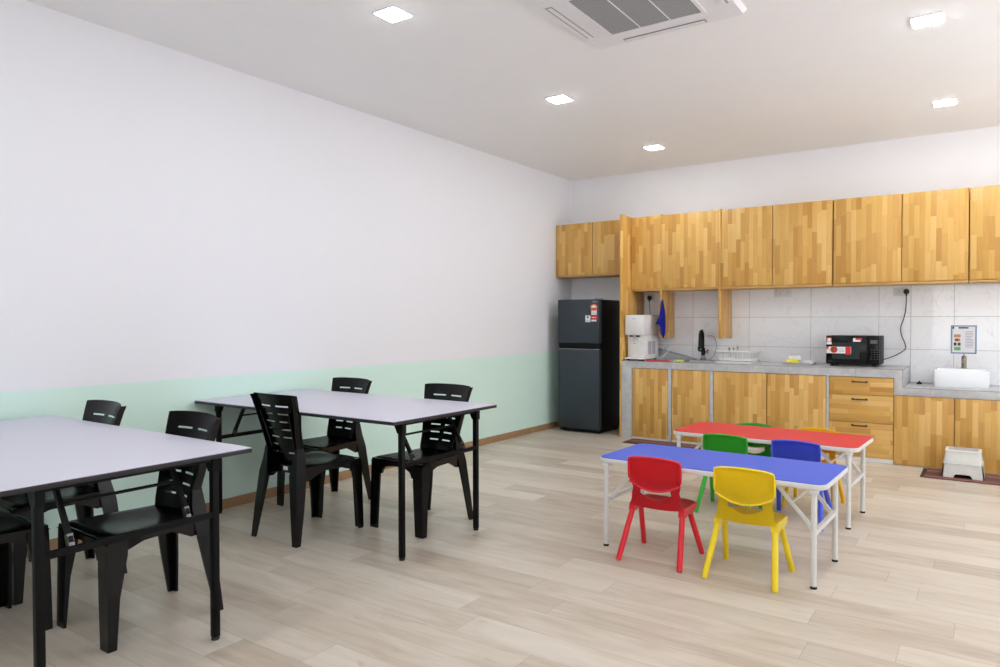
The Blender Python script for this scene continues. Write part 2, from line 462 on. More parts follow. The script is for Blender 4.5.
tp = thing('tall_side_panel', 'tall narrow wooden board standing between the fridge and the worktop', 'panel', (.979, D, 0))
pbox('panel', M['wood'], tp, (0, -.655, .001), (.022, -.0125, qz(2.485)+.012), .002)
tp.children[0].data.name = 'board'

# ------------------------------------------------------------------ worktop (one built-in run with a step down to the basin)
BF = 7.36
wt = thing('kitchen_worktop', 'long grey stone worktop stepping down to the basin at the right', 'worktop', (01.0025, D, 0))
wl = lambda x, y, z: (x-01.0025, y-D, z)
wb = lambda n, lo, hi, m='stone', bev=.002: pbox(n, M[m], wt, wl(*lo), wl(*hi), bev)
SX0, SX1, SY0, SY1 = 1.60, 2.02, 7.50, 7.86  # sink cut-out
bm = B()
zt, zu = .868, .79
for lo, hi in (((01.0025, BF, zu), (SX0, D-.001, zt)), ((SX1, BF, zu), (3.703, D-.001, zt)), ((SX0, BF, zu), (SX1, SY0, zt)), ((SX0, SY1, zu), (SX1, D-.001, zt))):
    box(bm, wl(*lo), wl(*hi))
obj('counter_slab', bm, M['stone'], wt)
wb('end_support', (01.0025, BF, .001), (1.125, D-.001, zu-.0005))
for a, b in ((1.547, 1.588), (2.002, 2.04), (3.134, 3.156)): wb('pier', (a, BF+.003, .001), (b, D-.02, zu-.0005))
wb('step_side', (3.7032, BF, .634), (3.774, D-.001, zt))
wb('basin_slab', (3.7745, BF, .634), (5.2, D-.001, .708))
def f(bm):
    box(bm, wl(01.0025, BF-.0008, zt-.0035), wl(3.774, BF-.0001, zt+.0004))
    box(bm, wl(3.7705, BF-.0008, .708), wl(3.774, BF-.0001, zt))
    box(bm, wl(3.774, BF-.0008, .7045), wl(5.2, BF-.0001, .7084))
    box(bm, wl(3.7742, BF, zt-.004), wl(3.7748, D-.012, zt))
part('edge_joint', M['joint'], wt, f)

# base cabinets
def base_unit(label, x0, x1, doors, z0, z1, front=BF+.002, name='base_cabinet'):
    th_ = thing(name, label, 'cabinet', (x0, D-.03, 0), 0, 'wooden base cabinets')
    l = lambda x, y, z: (x-x0, y-D+.03, z)
    pbox('body', M['wood_edge'], th_, l(x0+.0015, front+.024, max(z0, .022)), l(x1-.0015, D-.03, z1-.002))
    for a, b in doors: pbox('door', M['wood'], th_, l(a+.002, front, z0), l(b-.002, front+.021, z1-.001), .002)
    pbox('plinth', M['white_pl'], th_, l(x0+.002, front+.012, .001), l(x1-.002, front+.0235, max(z0-.002, .006)))
    return th_
base_unit('low single-door wooden cabinet at the fridge end of the worktop', 1.127, 1.546, [(1.131, 1.545)], .022, .786)
base_unit('low single-door wooden cabinet directly below the black kitchen tap', 1.589, 2.001, [(1.591, 2.0)], .024, .786)
base_unit('low two-door wooden cabinet below the dish rack, left of the drawers', 2.041, 3.133, [(2.043, 2.581), (2.588, 3.132)], .03, .786)
dr = thing('drawer_cabinet', 'wooden cabinet of three drawers with dark handles below the microwave', 'drawers', (3.157, D-.03, 0), 0, 'wooden base cabinets')
l = lambda x, y, z: (x-3.157, y-D+.03, z)
pbox('body', M['wood_edge'], dr, l(3.159, BF+.026, .02), l(3.7015, D-.03, .786))
pbox('plinth', M['white_pl'], dr, l(3.159, BF+.006, .001), l(3.7015, BF+.025, .036))
for z0, z1, hz in ((.624, .784, .743), (.366, .619, .580), (.039, .361, .334)):
    d_ = pbox('drawer', M['woodh'], dr, l(3.159, BF+.002, z0), l(3.7, BF+.0245, z1), .002)
    def f(bm):
        xa, xb = 3.362, 3.480
        tube(bm, [l(xa, BF+.0015, hz), l(xa+.002, BF-.018, hz), l(xa+.012, BF-.024, hz), l(xb-.012, BF-.024, hz), l(xb-.002, BF-.018, hz), l(xb, BF+.0015, hz)], .0065, 8)
        for xx in (xa, xb): box(bm, l(xx-.009, BF-.002, hz-.009), l(xx+.009, BF+.0012, hz+.009))
    part('handle', M['handle'], d_, f, 40)
base_unit('low two-door wooden cabinet under the white basin, behind the step stool', 3.704, 4.641, [(3.704, 4.169), (4.1725, 4.641)], .006, .631, BF-.004)
base_unit('low wooden cabinet at the far right end, out of view', 4.645, 5.19, [(4.645, 5.19)], .006, .631, BF-.004)

# ------------------------------------------------------------------ refrigerator
fx0, fx1, fy = .165, .716, 7.375
fg = thing('refrigerator', 'dark grey two-door refrigerator with paper stickers', 'fridge', (fx0, fy, 0))
FW = fx1-fx0
pbox('body', M['fridge_side'], fg, (.004, .062, .03), (FW-.004, .62, 1.562), .006)
fd = pbox('freezer_door', M['fridge'], fg, (0, 0, 1.055), (FW, .058, 1.567), .008)
ld = pbox('main_door', M['fridge'], fg, (0, 0, .05), (FW, .058, .988), .008)
def f(bm):
    box(bm, (.004, .022, .988), (FW-.004, .06, 1.055))
part('grip_recess', M['dark'], fg, f)
pbox('trim_line', M['steel'], ld, (.004, -.001, .981), (FW-.004, .004, .986))
pbox('hinge_cover', M['logo'], fg, (FW-.075, .03, 1.568), (FW-.008, .115, 1.582), .004)
def f(bm):
    box(bm, (.02, .03, .012), (FW-.02, .06, .049))
part('kick_plate', M['dark'], fg, f)
for xx in (.05, FW-.05):
    for yy in (.09, .56):
        part('foot', M['rubber'], fg, lambda bm: lathe(bm, [(.02, 0), (.02, .03)], (xx, yy, 0), 12))
# stickers on the freezer door: coordinates from its left edge
def flat(bm, x0, z0, x1, z1, y, mi=0, t=.0006): box(bm, (x0, y-t, z0), (x1, y, z1), 0, 2, mi)
KX = .018
def f(bm):
    lathe_pts = [(.463+KX+.049*math.cos(math.radians(a)), 1.469+.042*math.sin(math.radians(a))) for a in range(0, 181, 15)]
    prism(bm, lathe_pts, 1, -.0007, -.0001, 0)
    in_pts = [(.463+KX+.032*math.cos(math.radians(a)), 1.469+.026*math.sin(math.radians(a))) for a in range(0, 181, 15)]
    prism(bm, in_pts, 1, -.0012, -.0008, 1)
    flat(bm, .424+KX, 1.435, .504+KX, 1.468, -.0001, 0)
    flat(bm, .43+KX, 1.385, .50+KX, 1.434, -.0001, 1); flat(bm, .436+KX, 1.398, .494+KX, 1.402, -.0007, 2); flat(bm, .436+KX, 1.414, .494+KX, 1.418, -.0007, 2)
    flat(bm, .44+KX, 1.446, .49+KX, 1.456, -.0007, 3)
part('energy_label', [M['st_orange'], M['st_white'], M['pgrey'], M['st_red']], fd, f)
def f(bm):
    flat(bm, .424+KX, 1.333, .508+KX, 1.376, -.0001, 0); flat(bm, .436+KX, 1.35, .49+KX, 1.358, -.0007, 1); flat(bm, .43+KX, 1.308, .496+KX, 1.328, -.0001, 1)
part('red_sticker', [M['st_red'], M['st_white']], fd, f)
def f(bm):
    flat(bm, .352+KX, 1.30, .418+KX, 1.378, -.0001, 0); flat(bm, .375+KX, 1.345, .393+KX, 1.37, -.0007, 1); flat(bm, .36+KX, 1.312, .41+KX, 1.318, -.0007, 2)
part('white_sticker', [M['st_white'], M['st_dark'], M['pgrey']], fd, f)
def f(bm):
    for k, w in enumerate((.011, .011, .013, .011, .011)): flat(bm, .441+KX+k*.0135, 1.531, .441+KX+k*.0135+w*.8, 1.541, -.0001)
part('maker_badge', M['logo'], fd, f)

# ------------------------------------------------------------------ water dispenser
dx0, dx1, dy0, dy1 = 1.022, 1.252, 7.405, 7.83
wd = thing('water_dispenser', 'white countertop water dispenser with two taps beside the tall board', 'water dispenser', (dx0, dy0, .8685))
l = lambda x, y, z: (x, y, z)
WW, WD = dx1-dx0, dy1-dy0
pbox('upper_housing', M['white_pl'], wd, (0, 0, .285), (WW, WD, .512), .008)
pbox('lower_housing', M['white_pl'], wd, (.012, .05, .035), (WW-.003, WD, .2845), .004)
pbox('drip_base', M['white_pl'], wd, (.0, -.012, .016), (WW, WD, .0345), .004)
for xx in (.03, WW-.03):
    for yy in (.03, WD-.03): part('foot', M['rubber'], wd, lambda bm: lathe(bm, [(.014, 0), (.014, .0158)], (xx, yy, 0), 12))
for xx in (.075, .155):
    def f(bm):
        box(bm, (xx-.026, .012, .262), (xx+.026, .049, .2845), .004)
        lathe(bm, [(.012, .225), (.016, .235), (.018, .2615)], (xx, .026, 0), 16)
    tp_ = part('tap', M['white_pl'], wd, f, 40)
    part('lever', M['dark'], tp_, lambda bm: box(bm, (xx-.022, .002, .266), (xx+.022, .0115, .284), .003))
def f(bm): box(bm, (.068, -.0008, .318), (.09, -.0002, .324)); 
part('hot_light', M['pink'], wd, f)
def f(bm): box(bm, (.145, -.0008, .316), (.163, -.0002, .324)); 
part('cold_light', M['st_white'], wd, f)
def f(bm):
    for k in range(5): flat(bm, .088+k*.009, .466, .088+k*.009+.007, .4725, -.0001)
part('maker_mark', M['logo'], wd, f)
def f(bm):
    flat(bm, .072, .168, .112, .2, .0498, 0); flat(bm, .076, .187, .108, .196, .0491, 1)
part('sticker', [M['st_white'], M['pgrey']], wd, f)
def f(bm):
    for y0 in (.12, .235): box(bm, (WW-.0028, y0, .07), (WW-.0018, y0+.095, .215))
    for k in range(12):
        for y0 in (.12, .235): box(bm, (WW-.0018, y0+.004, .075+k*.0118), (WW+.0005, y0+.091, .080+k*.0118))
part('side_vent', M['vent'], wd, f)

def cable(name, pts, r, m, label, cat):
    cu = bpy.data.curves.new(name, 'CURVE'); cu.dimensions = '3D'; cu.bevel_depth = r; cu.bevel_resolution = 3
    sp = cu.splines.new('NURBS'); sp.points.add(len(pts)-1); sp.use_endpoint_u = True; sp.order_u = 3
    for q, p_ in zip(sp.points, pts): q.co = (*p_, 1)
    o = bpy.data.objects.new(name+'_curve', cu)
    dg = bpy.context.evaluated_depsgraph_get()
    COL.objects.link(o); bpy.context.view_layer.update()
    me = bpy.data.meshes.new_from_object(o.evaluated_get(bpy.context.evaluated_depsgraph_get()))
    bpy.data.objects.remove(o)
    me.name = name; me.materials.clear(); me.materials.append(m)
    me.polygons.foreach_set('use_smooth', [True]*len(me.polygons))
    n = bpy.data.objects.new(name, me); COL.objects.link(n); return tag(n, label, cat)

TW = D-.008  # tile face
# sockets
def socket(x0, x1, z0, z1, label, n, skip=()):
    s_ = thing('wall_socket', label, 'socket', ((x0+x1)/2, TW, (z0+z1)/2), 0, 'white wall sockets')
    w, h_ = (x1-x0)/2, (z1-z0)/2
    pbox('plate', M['socket'], s_, (-w, -.009, -h_), (w, -.0004, h_), .003)
    for k in range(n):
        c = (k-(n-1)/2)*(w*2/n)
        if k in skip: continue
        def f(bm):
            for ax, az, sw, sh in ((0, .014, .004, .008), (-.011, -.006, .007, .004), (.011, -.006, .007, .004)):
                box(bm, (c+ax-sw/2, -.0096, az-sh/2), (c+ax+sw/2, -.0089, az+sh/2))
        part('pin_hole', M['st_dark'], s_, f)
    part('rocker_switch', M['socket'], s_, lambda bm: box(bm, (w*.62, -.0125, h_*.35), (w*.86, -.0092, h_*.8), .001))
    return s_
socket(1.045, 1.135, 1.545, 1.632, 'white wall socket with black plug above the water dispenser', 1, (0,))
socket(2.515, 2.672, 1.566, 1.645, 'white double wall socket on the tiles between dish rack and microwave', 2)
socket(3.630, 3.79, 1.556, 1.636, 'white wall socket with black plug at the right of the microwave', 2, (1,))
def plug(x, z, label):
    p_ = thing('power_plug', label, 'plug', (x, TW-.0095, z), 0, 'black power plugs')
    def f(bm):
        R = lambda r, y: [(r*math.cos(2*PI*k/20), y, r*math.sin(2*PI*k/20)) for k in range(20)]
        loft(bm, [R(.025, -.0005), R(.027, -.012), R(.025, -.026), R(.014, -.034)])
    part('plug_body', M['plug'], p_, f, 40)
    part('strain_relief', M['plug'], p_, lambda bm: tube(bm, [(0, -.018, -.02), (0, -.02, -.036), (0, -.02, -.05)], [.009, .007, .005], 10), 50)
    return p_
plug(1.075, 1.588, 'black plug in the socket above the water dispenser')
plug(3.742, 1.596, 'black plug high on the tiles right of the microwave')
cable('hanging_cable', [(1.075, TW-.03, 1.536), (1.076, TW-.032, 1.5), (1.085, TW-.03, 1.43), (1.09, TW-.03, 1.3), (1.09, TW-.035, 1.2), (1.12, TW-.03, 1.06), (1.14, 7.84, 1.0)], .0042, M['vent'], 'grey cord hanging down behind the water dispenser', 'cord')
cable('hanging_cable', [(3.742, TW-.03, 1.545), (3.742, TW-.03, 1.50), (3.738, TW-.03, 1.42), (3.722, TW-.03, 1.33), (3.692, TW-.03, 1.25), (3.70, TW-.03, 1.17), (3.735, TW-.03, 1.09), (3.745, TW-.035, 1.035), (3.70, TW-.05, 1.0), (3.64, 7.93, .96), (3.5565, 7.90, .93)], .0048, M['plug'], 'black cord looping down the tiles to the microwave', 'cord')
cable('water_tube', [(1.30, 7.84, 1.03), (1.34, 7.80, 1.02), (1.36, 7.79, .99), (1.33, 7.80, .95), (1.30, 7.83, .97), (1.33, 7.86, 1.01), (1.385, 7.84, 1.03), (1.40, 7.80, .99), (1.36, 7.74, .92), (1.30, 7.66, .874)], .0045, M['clearp'], 'thin clear hose looped beside the water dispenser', 'hose')

# ------------------------------------------------------------------ cloth on its hook
hk = thing('hook', 'small metal hook on the hanging wooden board, holding a blue cloth', 'hook', (qx(1.399), UF-.0065, 1.55))
part('hook_plate', M['steel'], hk, lambda bm: box(bm, (-.008, -.003, -.02), (.008, -.0005, .03), .001))
part('hook_arm', M['steel'], hk, lambda bm: tube(bm, [(0, -.003, 0), (.012, -.014, -.006), (.024, -.02, 0), (.026, -.021, .012)], .0022, 8), 50)
def f(bm):
    # hung by one corner: narrow at the hook, a point to the left, a tip at the bottom
    prof = [(0, -.008, .008), (.05, -.018, .016), (.12, -.032, .028), (.19, -.05, .036), (.245, -.076, .040), (.27, -.09, .040), (.275, -.05, .041), (.30, -.034, .042), (.35, -.03, .043), (.395, -.016, .036), (.43, .008, .02)]
    grid = []
    for d, a, b in prof:
        r = []
        for k in range(13):
            u = k/12; xx = a+(b-a)*u
            fold = .012*math.sin(u*9+d*6)*min(1, d*6) + .006*math.sin(u*19+d*11)*min(1, d*4)
            r.append((xx, fold, -d))
        grid.append(r)
    sheet(bm, grid, .004)
cl = B(); f(cl); cl = obj('hanging_cloth', cl, M['cloth'], None, 60, (1.399, 7.576, 1.548))
tag(cl, 'blue cloth hanging by one corner next to the water dispenser', 'cloth')

# ------------------------------------------------------------------ sink, tap and things on the worktop
sk = thing('kitchen_sink', 'steel sink bowl let into the grey worktop', 'sink', (SX0, SY0, .868))
w, d_ = SX1-SX0, SY1-SY0
def ring(x0, y0, x1, y1, r, z): return [(x, y, z) for x, y in rrect(x0, y0, x1, y1, r)]
def f(bm):
    loft(bm, [ring(.004, .004, w-.004, d_-.004, .04, -.001), ring(.008, .008, w-.008, d_-.008, .04, -.02), ring(.02, .02, w-.02, d_-.02, .05, -.072), ring(.06, .06, w-.06, d_-.06, .05, -.074)], False)
    bm.faces.new([bm.verts[i] for i in range(0)]) if False else None
    bm.verts.ensure_lookup_table(); n = len(ring(0, 0, 1, 1, .1, 0)); bm.faces.new(bm.verts[-n:])
part('bowl', M['steel'], sk, f, 50)
def f(bm):
    loft(bm, [ring(-.022, -.022, w+.022, d_+.022, .03, .0006), ring(-.018, -.018, w+.018, d_+.018, .03, .004), ring(.006, .006, w-.006, d_-.006, .04, .003), ring(.006, .006, w-.006, d_-.006, .04, -.004)], False)
part('rim', M['steel'], sk, f, 50)
part('drain', M['chrome'], sk, lambda bm: lathe(bm, [(.035, 0), (.03, .004), (.008, .002)], (w/2, d_/2, -.0735), 20), 40)

ft = thing('kitchen_tap', 'black upright kitchen tap behind the sink', 'tap', (1.745, 7.925, .8685))
part('base', M['chrome'], ft, lambda bm: lathe(bm, [(.032, 0), (.032, .02), (.024, .028), (.02, .055), (.016, .06)]), 40)
part('body', M['blk_plastic'], ft, lambda bm: lathe(bm, [(.02, .058), (.022, .065), (.022, .13), (.014, .14)]), 40)
part('spout', M['blk_plastic'], ft, lambda bm: tube(bm, [(0, 0, .138), (0, 0, .24), (0, -.012, .30), (0, -.045, .335), (0, -.085, .325), (0, -.10, .29), (0, -.103, .20), (0, -.104, .13)], [.013, .013, .014, .015, .016, .018, .022, .02], 14), 60)
hd = part('handle', M['blk_plastic'], ft, lambda bm: tube(bm, [(.02, -.01, .09), (.05, -.02, .095), (.06, -.022, .12)], [.013, .014, .008], 12), 50)
part('hand_spray', M['blk_plastic'], ft, lambda bm: tube(bm, [(-.021, 0, .1), (-.04, -.02, .11), (-.045, -.03, .15)], [.01, .014, .012], 12), 50)
part('knob', M['chrome'], hd, lambda bm: tube(bm, [(.056, -.03, .09), (.056, -.05, .09)], [.017, .014], 14), 50)
cable('tap_hose', [(1.80, 7.95, .873), (1.84, 7.96, .89), (1.88, 7.965, .98), (1.885, 7.965, 1.06), (1.86, 7.965, 1.13), (1.82, 7.965, 1.15), (1.785, 7.95, 1.14)], .0045, M['logo'], 'grey hose arching behind the black kitchen tap', 'hose')

def rot_z(o, a): o.rotation_euler = (0, 0, a); return o
cb = thing('chopping_board', 'thin red board lying flat at the front of the worktop', 'board', (1.415, 7.425, .8685), 0)
def f(bm):
    loft(bm, [ring(-.135, -.05, .135, .05, .02, 0), ring(-.135, -.05, .135, .05, .02, .010), ring(-.131, -.046, .131, .046, .02, .013)])
part('board', M['red_board'], cb, f, 40)
part('hang_hole', M['st_dark'], cb, lambda bm: [lathe(bm, [(.008, .0131), (.008, .0136)], (xx, -.03, 0), 12) for xx in (-.03, .01)])
def sponge(label, x, y, z, w_, d2, h_, m, rz=0):
    s_ = B(); box(s_, (-w_/2, -d2/2, 0), (w_/2, d2/2, h_), .006, 3); o = obj('sponge', s_, m, None, 50, (x, y, z)); rot_z(o, rz); return tag(o, label, 'sponge')
sponge('lime green sponge at the front edge of the sink', 1.655, 7.425, .8685, .085, .06, .026, M['sp_lime'], .05)
# leaning steel tray
tr = thing('metal_tray', 'long bluish steel tray sloping down from behind the water dispenser to the tap', 'tray', (1.19, 7.945, .9885))
tr.rotation_euler = (0, math.radians(13.6), 0)
def f(bm):
    R = lambda i, z: ring(i, -.03+i, .485-i, .03-i, .006, z)
    loft(bm, [R(.004, -.006), R(0, .008), R(.004, .009), R(.010, -.001), R(.022, -.001)])
part('tray_body', M['tray'], tr, f, 40)

# dish rack
rk = thing('dish_rack', 'white plastic dish rack on its tray beside the sink', 'dish rack', (2.03, 7.57, .8685))
RW, RD = .36, .30
def f(bm):
    loft(bm, [ring(-.03, -.05, RW+.0, RD, .03, 0), ring(-.035, -.055, RW+.005, RD+.005, .03, .018), ring(-.028, -.048, RW-.002, RD-.002, .03, .018), ring(-.02, -.04, RW-.01, RD-.01, .03, .004)], True)
part('drip_tray', M['white_pl'], rk, f, 40)
def f(bm):
    o = [(x, y) for x, y in rrect(-.02, 0, RW-.0, RD-.03, .03)]
    def q(sx, z): cx, cy = RW/2-.01, RD/2-.015; return [(cx+(x-cx)*sx, cy+(y-cy)*sx, z) for x, y in o]
    loft(bm, [q(1.08, .112), q(1.09, .126), q(.97, .126), q(.97, .098), q(1.05, .098)], False)
    loft(bm, [q(.93, .022), q(.955, .05), q(.935, .05), q(.91, .03)], False)
    loft(bm, [q(.90, .022), q(.90, .032), q(.5, .030)], True)
    n = 46
    A = q(1.01, .114); Bq = q(.89, .024)
    def at(P, s):
        tot = [0]
        for i in range(len(P)): a, b = Vector(P[i]), Vector(P[(i+1) % len(P)]); tot.append(tot[-1]+(b-a).length)
        s *= tot[-1]
        for i in range(len(P)):
            if tot[i+1] >= s:
                a, b = Vector(P[i]), Vector(P[(i+1) % len(P)]); return a.lerp(b, (s-tot[i])/max(1e-9, tot[i+1]-tot[i]))
    for k in range(n): bar(bm, at(A, (k+.5)/n), at(Bq, (k+.5)/n), .018, .004, (0.3, .9, 0.1))
part('basket', M['white_pl'], rk, f, 40)
for k in range(3):
    cu = thing('spoon', 'steel spoon standing upright in the white dish rack', 'spoon', (2.145+.017*k, 7.66+.012*k, .905), .5*k, 'cutlery in the dish rack')
    tl = .05*(k-1)
    part('spoon_handle', M['nickel'], cu, lambda bm: bar(bm, (0, 0, 0), (tl*.4, 0, .09), .006, .004, (0, 1, 0)))
    def f(bm):
        cx = tl*.52
        loft(bm, [[(cx+rx*math.cos(2*PI*i/14), y, (.108+.006*k)+rz_*math.sin(2*PI*i/14)) for i in range(14)] for rx, rz_, y in ((.007, .014, -.002), (.011, .019, 0), (.007, .014, .003))])
    part('spoon_bowl', M['nickel'], cu, f, 50)

ty = thing('shallow_tray', 'shallow grey plastic tray with yellow sponge left of the microwave', 'tray', (2.825, 7.67, .8685))
def f(bm):
    loft(bm, [ring(-.13, -.10, .13, .10, .015, 0), ring(-.148, -.12, .148, .12, .02, .024), ring(-.143, -.115, .143, .115, .02, .024), ring(-.127, -.097, .127, .097, .015, .004)])
part('tray_body', M['clearp'], ty, f, 40)
sponge('yellow sponge in the shallow grey tray', 2.765, 7.65, .873, .115, .085, .042, M['sp_yel'], .1)
s2 = sponge('white sponge lying on top of the yellow sponge', 2.78, 7.67, .9155, .11, .07, .042, M['sp_white'], .12)
bw = B(); lathe(bw, [(.022, 0), (.035, .006), (.05, .026), (.052, .036), (.049, .036), (.03, .01), (.002, .007)], n=24)
tag(obj('dish', bw, M['ceramic'], None, 60, (2.905, 7.67, .8727)), 'small white dish beside the yellow sponge in the tray', 'dish')

# ------------------------------------------------------------------ microwave
mw = thing('microwave', 'black microwave oven with red and white stickers', 'microwave', (3.086, 7.60, .8685))
MW, MD, MH = .470, .34, .298
pbox('body', M['dark'], mw, (0, .022, .02), (MW, MD, MH), .008)
dr_ = pbox('door', M['glass_blk'], mw, (0, 0, .024), (.368, .021, MH+.002), .006)
pbox('control_panel', M['glass_blk'], mw, (.371, 0, .024), (MW, .021, MH+.002), .006)
pn = mw.children[-1]
pbox('viewing_window', M['mwin'], dr_, (.055, -.0008, .072), (.30, .001, .232))
def f(bm):
    flat(bm, .005, .125, .225, .19, -.0012, 0); flat(bm, .175, .115, .222, .195, -.0016, 1); flat(bm, .007, .168, .024, .19, -.0018, 1)
    for rr, mi, yy in ((.034, 2, -.0020), (.027, 3, -.0026)):
        prism(bm, [(.072+rr*math.cos(2*PI*k/20), .162+rr*math.sin(2*PI*k/20)) for k in range(20)], 1, yy-.0004, yy, mi)
    prism(bm, [(.080+.013*math.cos(2*PI*k/14), .158+.013*math.sin(2*PI*k/14)) for k in range(14)], 1, -.0036, -.0031, 4)
    for k in range(3): flat(bm, .112, .142+k*.013, .165, .146+k*.013, -.0018, 5)
part('advert_strip', [M['st_white'], M['st_red'], M['st_orange'], M['st_brown'], M['red'], M['pgrey']], dr_, f)
def f(bm):
    flat(bm, .006, .212, .05, .238, -.0004, 0); flat(bm, .006, .238, .05, .278, -.0004, 1)
    prism(bm, [(.028+.015*math.cos(2*PI*k/16), .257+.015*math.sin(2*PI*k/16)) for k in range(16)], 1, -.0012, -.0006, 2)
part('energy_label', [M['st_white'], M['st_orange'], M['st_white']], dr_, f)
def f(bm):
    flat(bm, .242, .242, .262, .276, -.0004, 0); flat(bm, .262, .258, .318, .276, -.0004, 1); flat(bm, .262, .242, .308, .2575, -.0004, 0)
part('warning_sticker', [M['st_white'], M['st_red']], dr_, f)
def f(bm):
    for k in range(5): flat(bm, .018+k*.0085, .044, .018+k*.0085+.0062, .0505, -.0001)
part('maker_mark', M['mark'], dr_, f)
def f(bm):
    for i in range(3):
        for j in range(5): flat(bm, .395+i*.026, .075+j*.022, .409+i*.026, .079+j*.022, -.0001)
    flat(bm, .392, .225, .452, .26, -.0001)
part('keypad', M['mark'], pn, f)
for xx in (.05, MW-.05):
    for yy in (.04, MD-.05): part('foot', M['rubber'], mw, lambda bm: lathe(bm, [(.016, 0), (.018, .0205)], (xx, yy, 0), 12))

# ------------------------------------------------------------------ basin, its tap, notice, plug
bs = thing('wash_basin', 'white rectangular ceramic basin on the lower worktop', 'basin', (3.998, 7.60, .7085))
BW, BD, BH = .424, .34, .16
def f(bm):
    loft(bm, [ring(.006, .006, BW-.006, BD, .012, 0), ring(.002, .002, BW-.002, BD, .014, .01), ring(0, 0, BW, BD, .014, BH-.006), ring(.004, .004, BW-.004, BD-.004, .014, BH), ring(.016, .016, BW-.016, BD-.09, .03, BH-.002), ring(.03, .03, BW-.03, BD-.10, .05, BH-.07), ring(.06, .06, BW-.06, BD-.12, .05, BH-.10)])
part('bowl', M['ceramic'], bs, f, 40)
part('drain', M['chrome'], bs, lambda bm: lathe(bm, [(.022, 0), (.018, .003), (.006, .002)], (BW/2, .12, BH-.0998), 16), 40)
bt = thing('basin_tap', 'brushed metal tap on the back of the white basin', 'tap', (4.222, 7.89, .7085+BH+.0005))
def f(bm):
    lathe(bm, [(.026, 0), (.026, .006), (.021, .01), (.021, .095)])
part('body', M['nickel'], bt, f, 40)
part('spout', M['nickel'], bt, lambda bm: tube(bm, [(0, -.018, .07), (0, -.06, .08), (0, -.10, .076), (0, -.115, .065)], [.014, .013, .012, .012], 12), 50)
part('lever', M['nickel'], bt, lambda bm: [lathe(bm, [(.021, .0955), (.021, .11), (.016, .116)]), tube(bm, [(0, 0, .11), (0, -.02, .118), (0, -.06, .128)], [.009, .009, .007], 10)], 50)

po = thing('notice_sign', 'laminated hand washing notice with blue border on the tiles', 'poster', (4.112, TW, 1.0))
PW, PH = .205, .268
def f(bm):
    flat(bm, 0, 0, PW, PH, -.0005, 0, .001)
    for a in ((0, 0, PW, .012), (0, PH-.012, PW, PH), (0, 0, .012, PH), (PW-.012, 0, PW, PH)): flat(bm, *a, -.0016, 1)
    flat(bm, .06, PH-.03, .14, PH-.017, -.0016, 6); flat(bm, .014, PH-.034, .026, PH-.014, -.0016, 6)
    flat(bm, .024, .155, .078, .182, -.0016, 2); flat(bm, .03, .115, .075, .145, -.0016, 2); flat(bm, .036, .12, .06, .138, -.0021, 5)
    flat(bm, .024, .075, .046, .105, -.0016, 6); flat(bm, .054, .075, .078, .105, -.0016, 5)
    flat(bm, .026, .03, .078, .065, -.0016, 3)
    rn = random.Random(5)
    for k in range(11): flat(bm, .115, .06+k*.0145, .115+rn.uniform(.045, .068), .065+k*.0145, -.0016, 4)
part('sheet', [M['paper'], M['pblue'], M['porange'], M['pgreen'], M['pgrey'], M['st_brown'], M['st_dark']], po, f)
bp = B(); lathe(bp, [(.022, 0), (.024, .01), (.016, .018), (.007, .02), (.006, .03)], n=18)
tag(obj('sink_plug', bp, M['rubber'], None, 50, (3.868, 7.83, .7085)), 'small black rubber plug on the lower worktop', 'plug')

# ------------------------------------------------------------------ mats and step stool
def mat_(label, x0, y0, x1, y1):
    m_ = thing('floor_mat', label, 'mat', (x0, y0, .0005), 0, 'striped brown floor mats')
    W_, H_ = x1-x0, y1-y0
    part('woven_field', M['mat'], m_, lambda bm: box(bm, (0, 0, 0), (W_, H_, .009), .003), 40)
    for k in (0, 1):
        def f(bm):
            for i in range(14):
                y = (i+.5)*H_/14; d_ = -1 if k == 0 else 1
                bar(bm, (k*W_+d_*.0006, y, .004), (k*W_+d_*.03, y+.004*math.sin(i*2.1), .003), .010, .005)
        part('fringe', M['st_dark'], m_, f)
mat_('brown striped mat in front of the sink, beyond the red table', 1.19, 7.03, 2.0, 7.325)
mat_('brown striped mat under the white step stool', 3.975, 6.885, 4.78, 7.30)

so = thing('step_stool', 'white plastic two-step stool in front of the basin cabinet', 'step stool', (4.245, 7.09, .0098))
def tier(bm, w0, w1, y0, y1, z0, z1, arch):
    n = 40
    def rr(s, z): return [(x*s, yy, z) for x, yy in rrect(-w0/2, y0, w0/2, y1, .02)]
    k = w1/w0
    loft(bm, [rr(1, z0), rr(1-(1-k)*.93, z1-.006), rr(k-.02, z1)])
def f(bm):
    # lower step: front panel with an arch cut out, side panels, tread
    w0, w1, z1 = .150, .138, .124
    pts = [(-w0, 0), (-.066, 0), (-.058, .022), (-.045, .03), (.045, .03), (.058, .022), (.066, 0), (w0, 0), (w1, z1), (-w1, z1)]
    prism(bm, pts, 1, -.12, -.108); prism(bm, pts, 1, .112, .124)
    for s in (-1, 1):
        loft(bm, [[(s*w0, -.12, 0), (s*w0, .124, 0), (s*(w0-.01), .124, 0), (s*(w0-.01), -.12, 0)], [(s*w1, -.12, z1), (s*w1, .124, z1), (s*(w1-.01), .124, z1), (s*(w1-.01), -.12, z1)]])
    loft(bm, [ring(-w1-.004, -.126, w1+.004, .128, .015, z1-.012), ring(-w1-.005, -.127, w1+.005, .129, .015, z1-.004), ring(-w1, -.122, w1, .124, .015, z1)])
part('lower_step', M['stool'], so, f, 35)
def f(bm):
    loft(bm, [ring(-.136, -.105, .136, .122, .02, .1242), ring(-.124, -.094, .124, .112, .02, .210), ring(-.129, -.099, .129, .117, .02, .211), ring(-.129, -.099, .129, .117, .02, .220), ring(-.12, -.092, .12, .110, .02, .2245)])
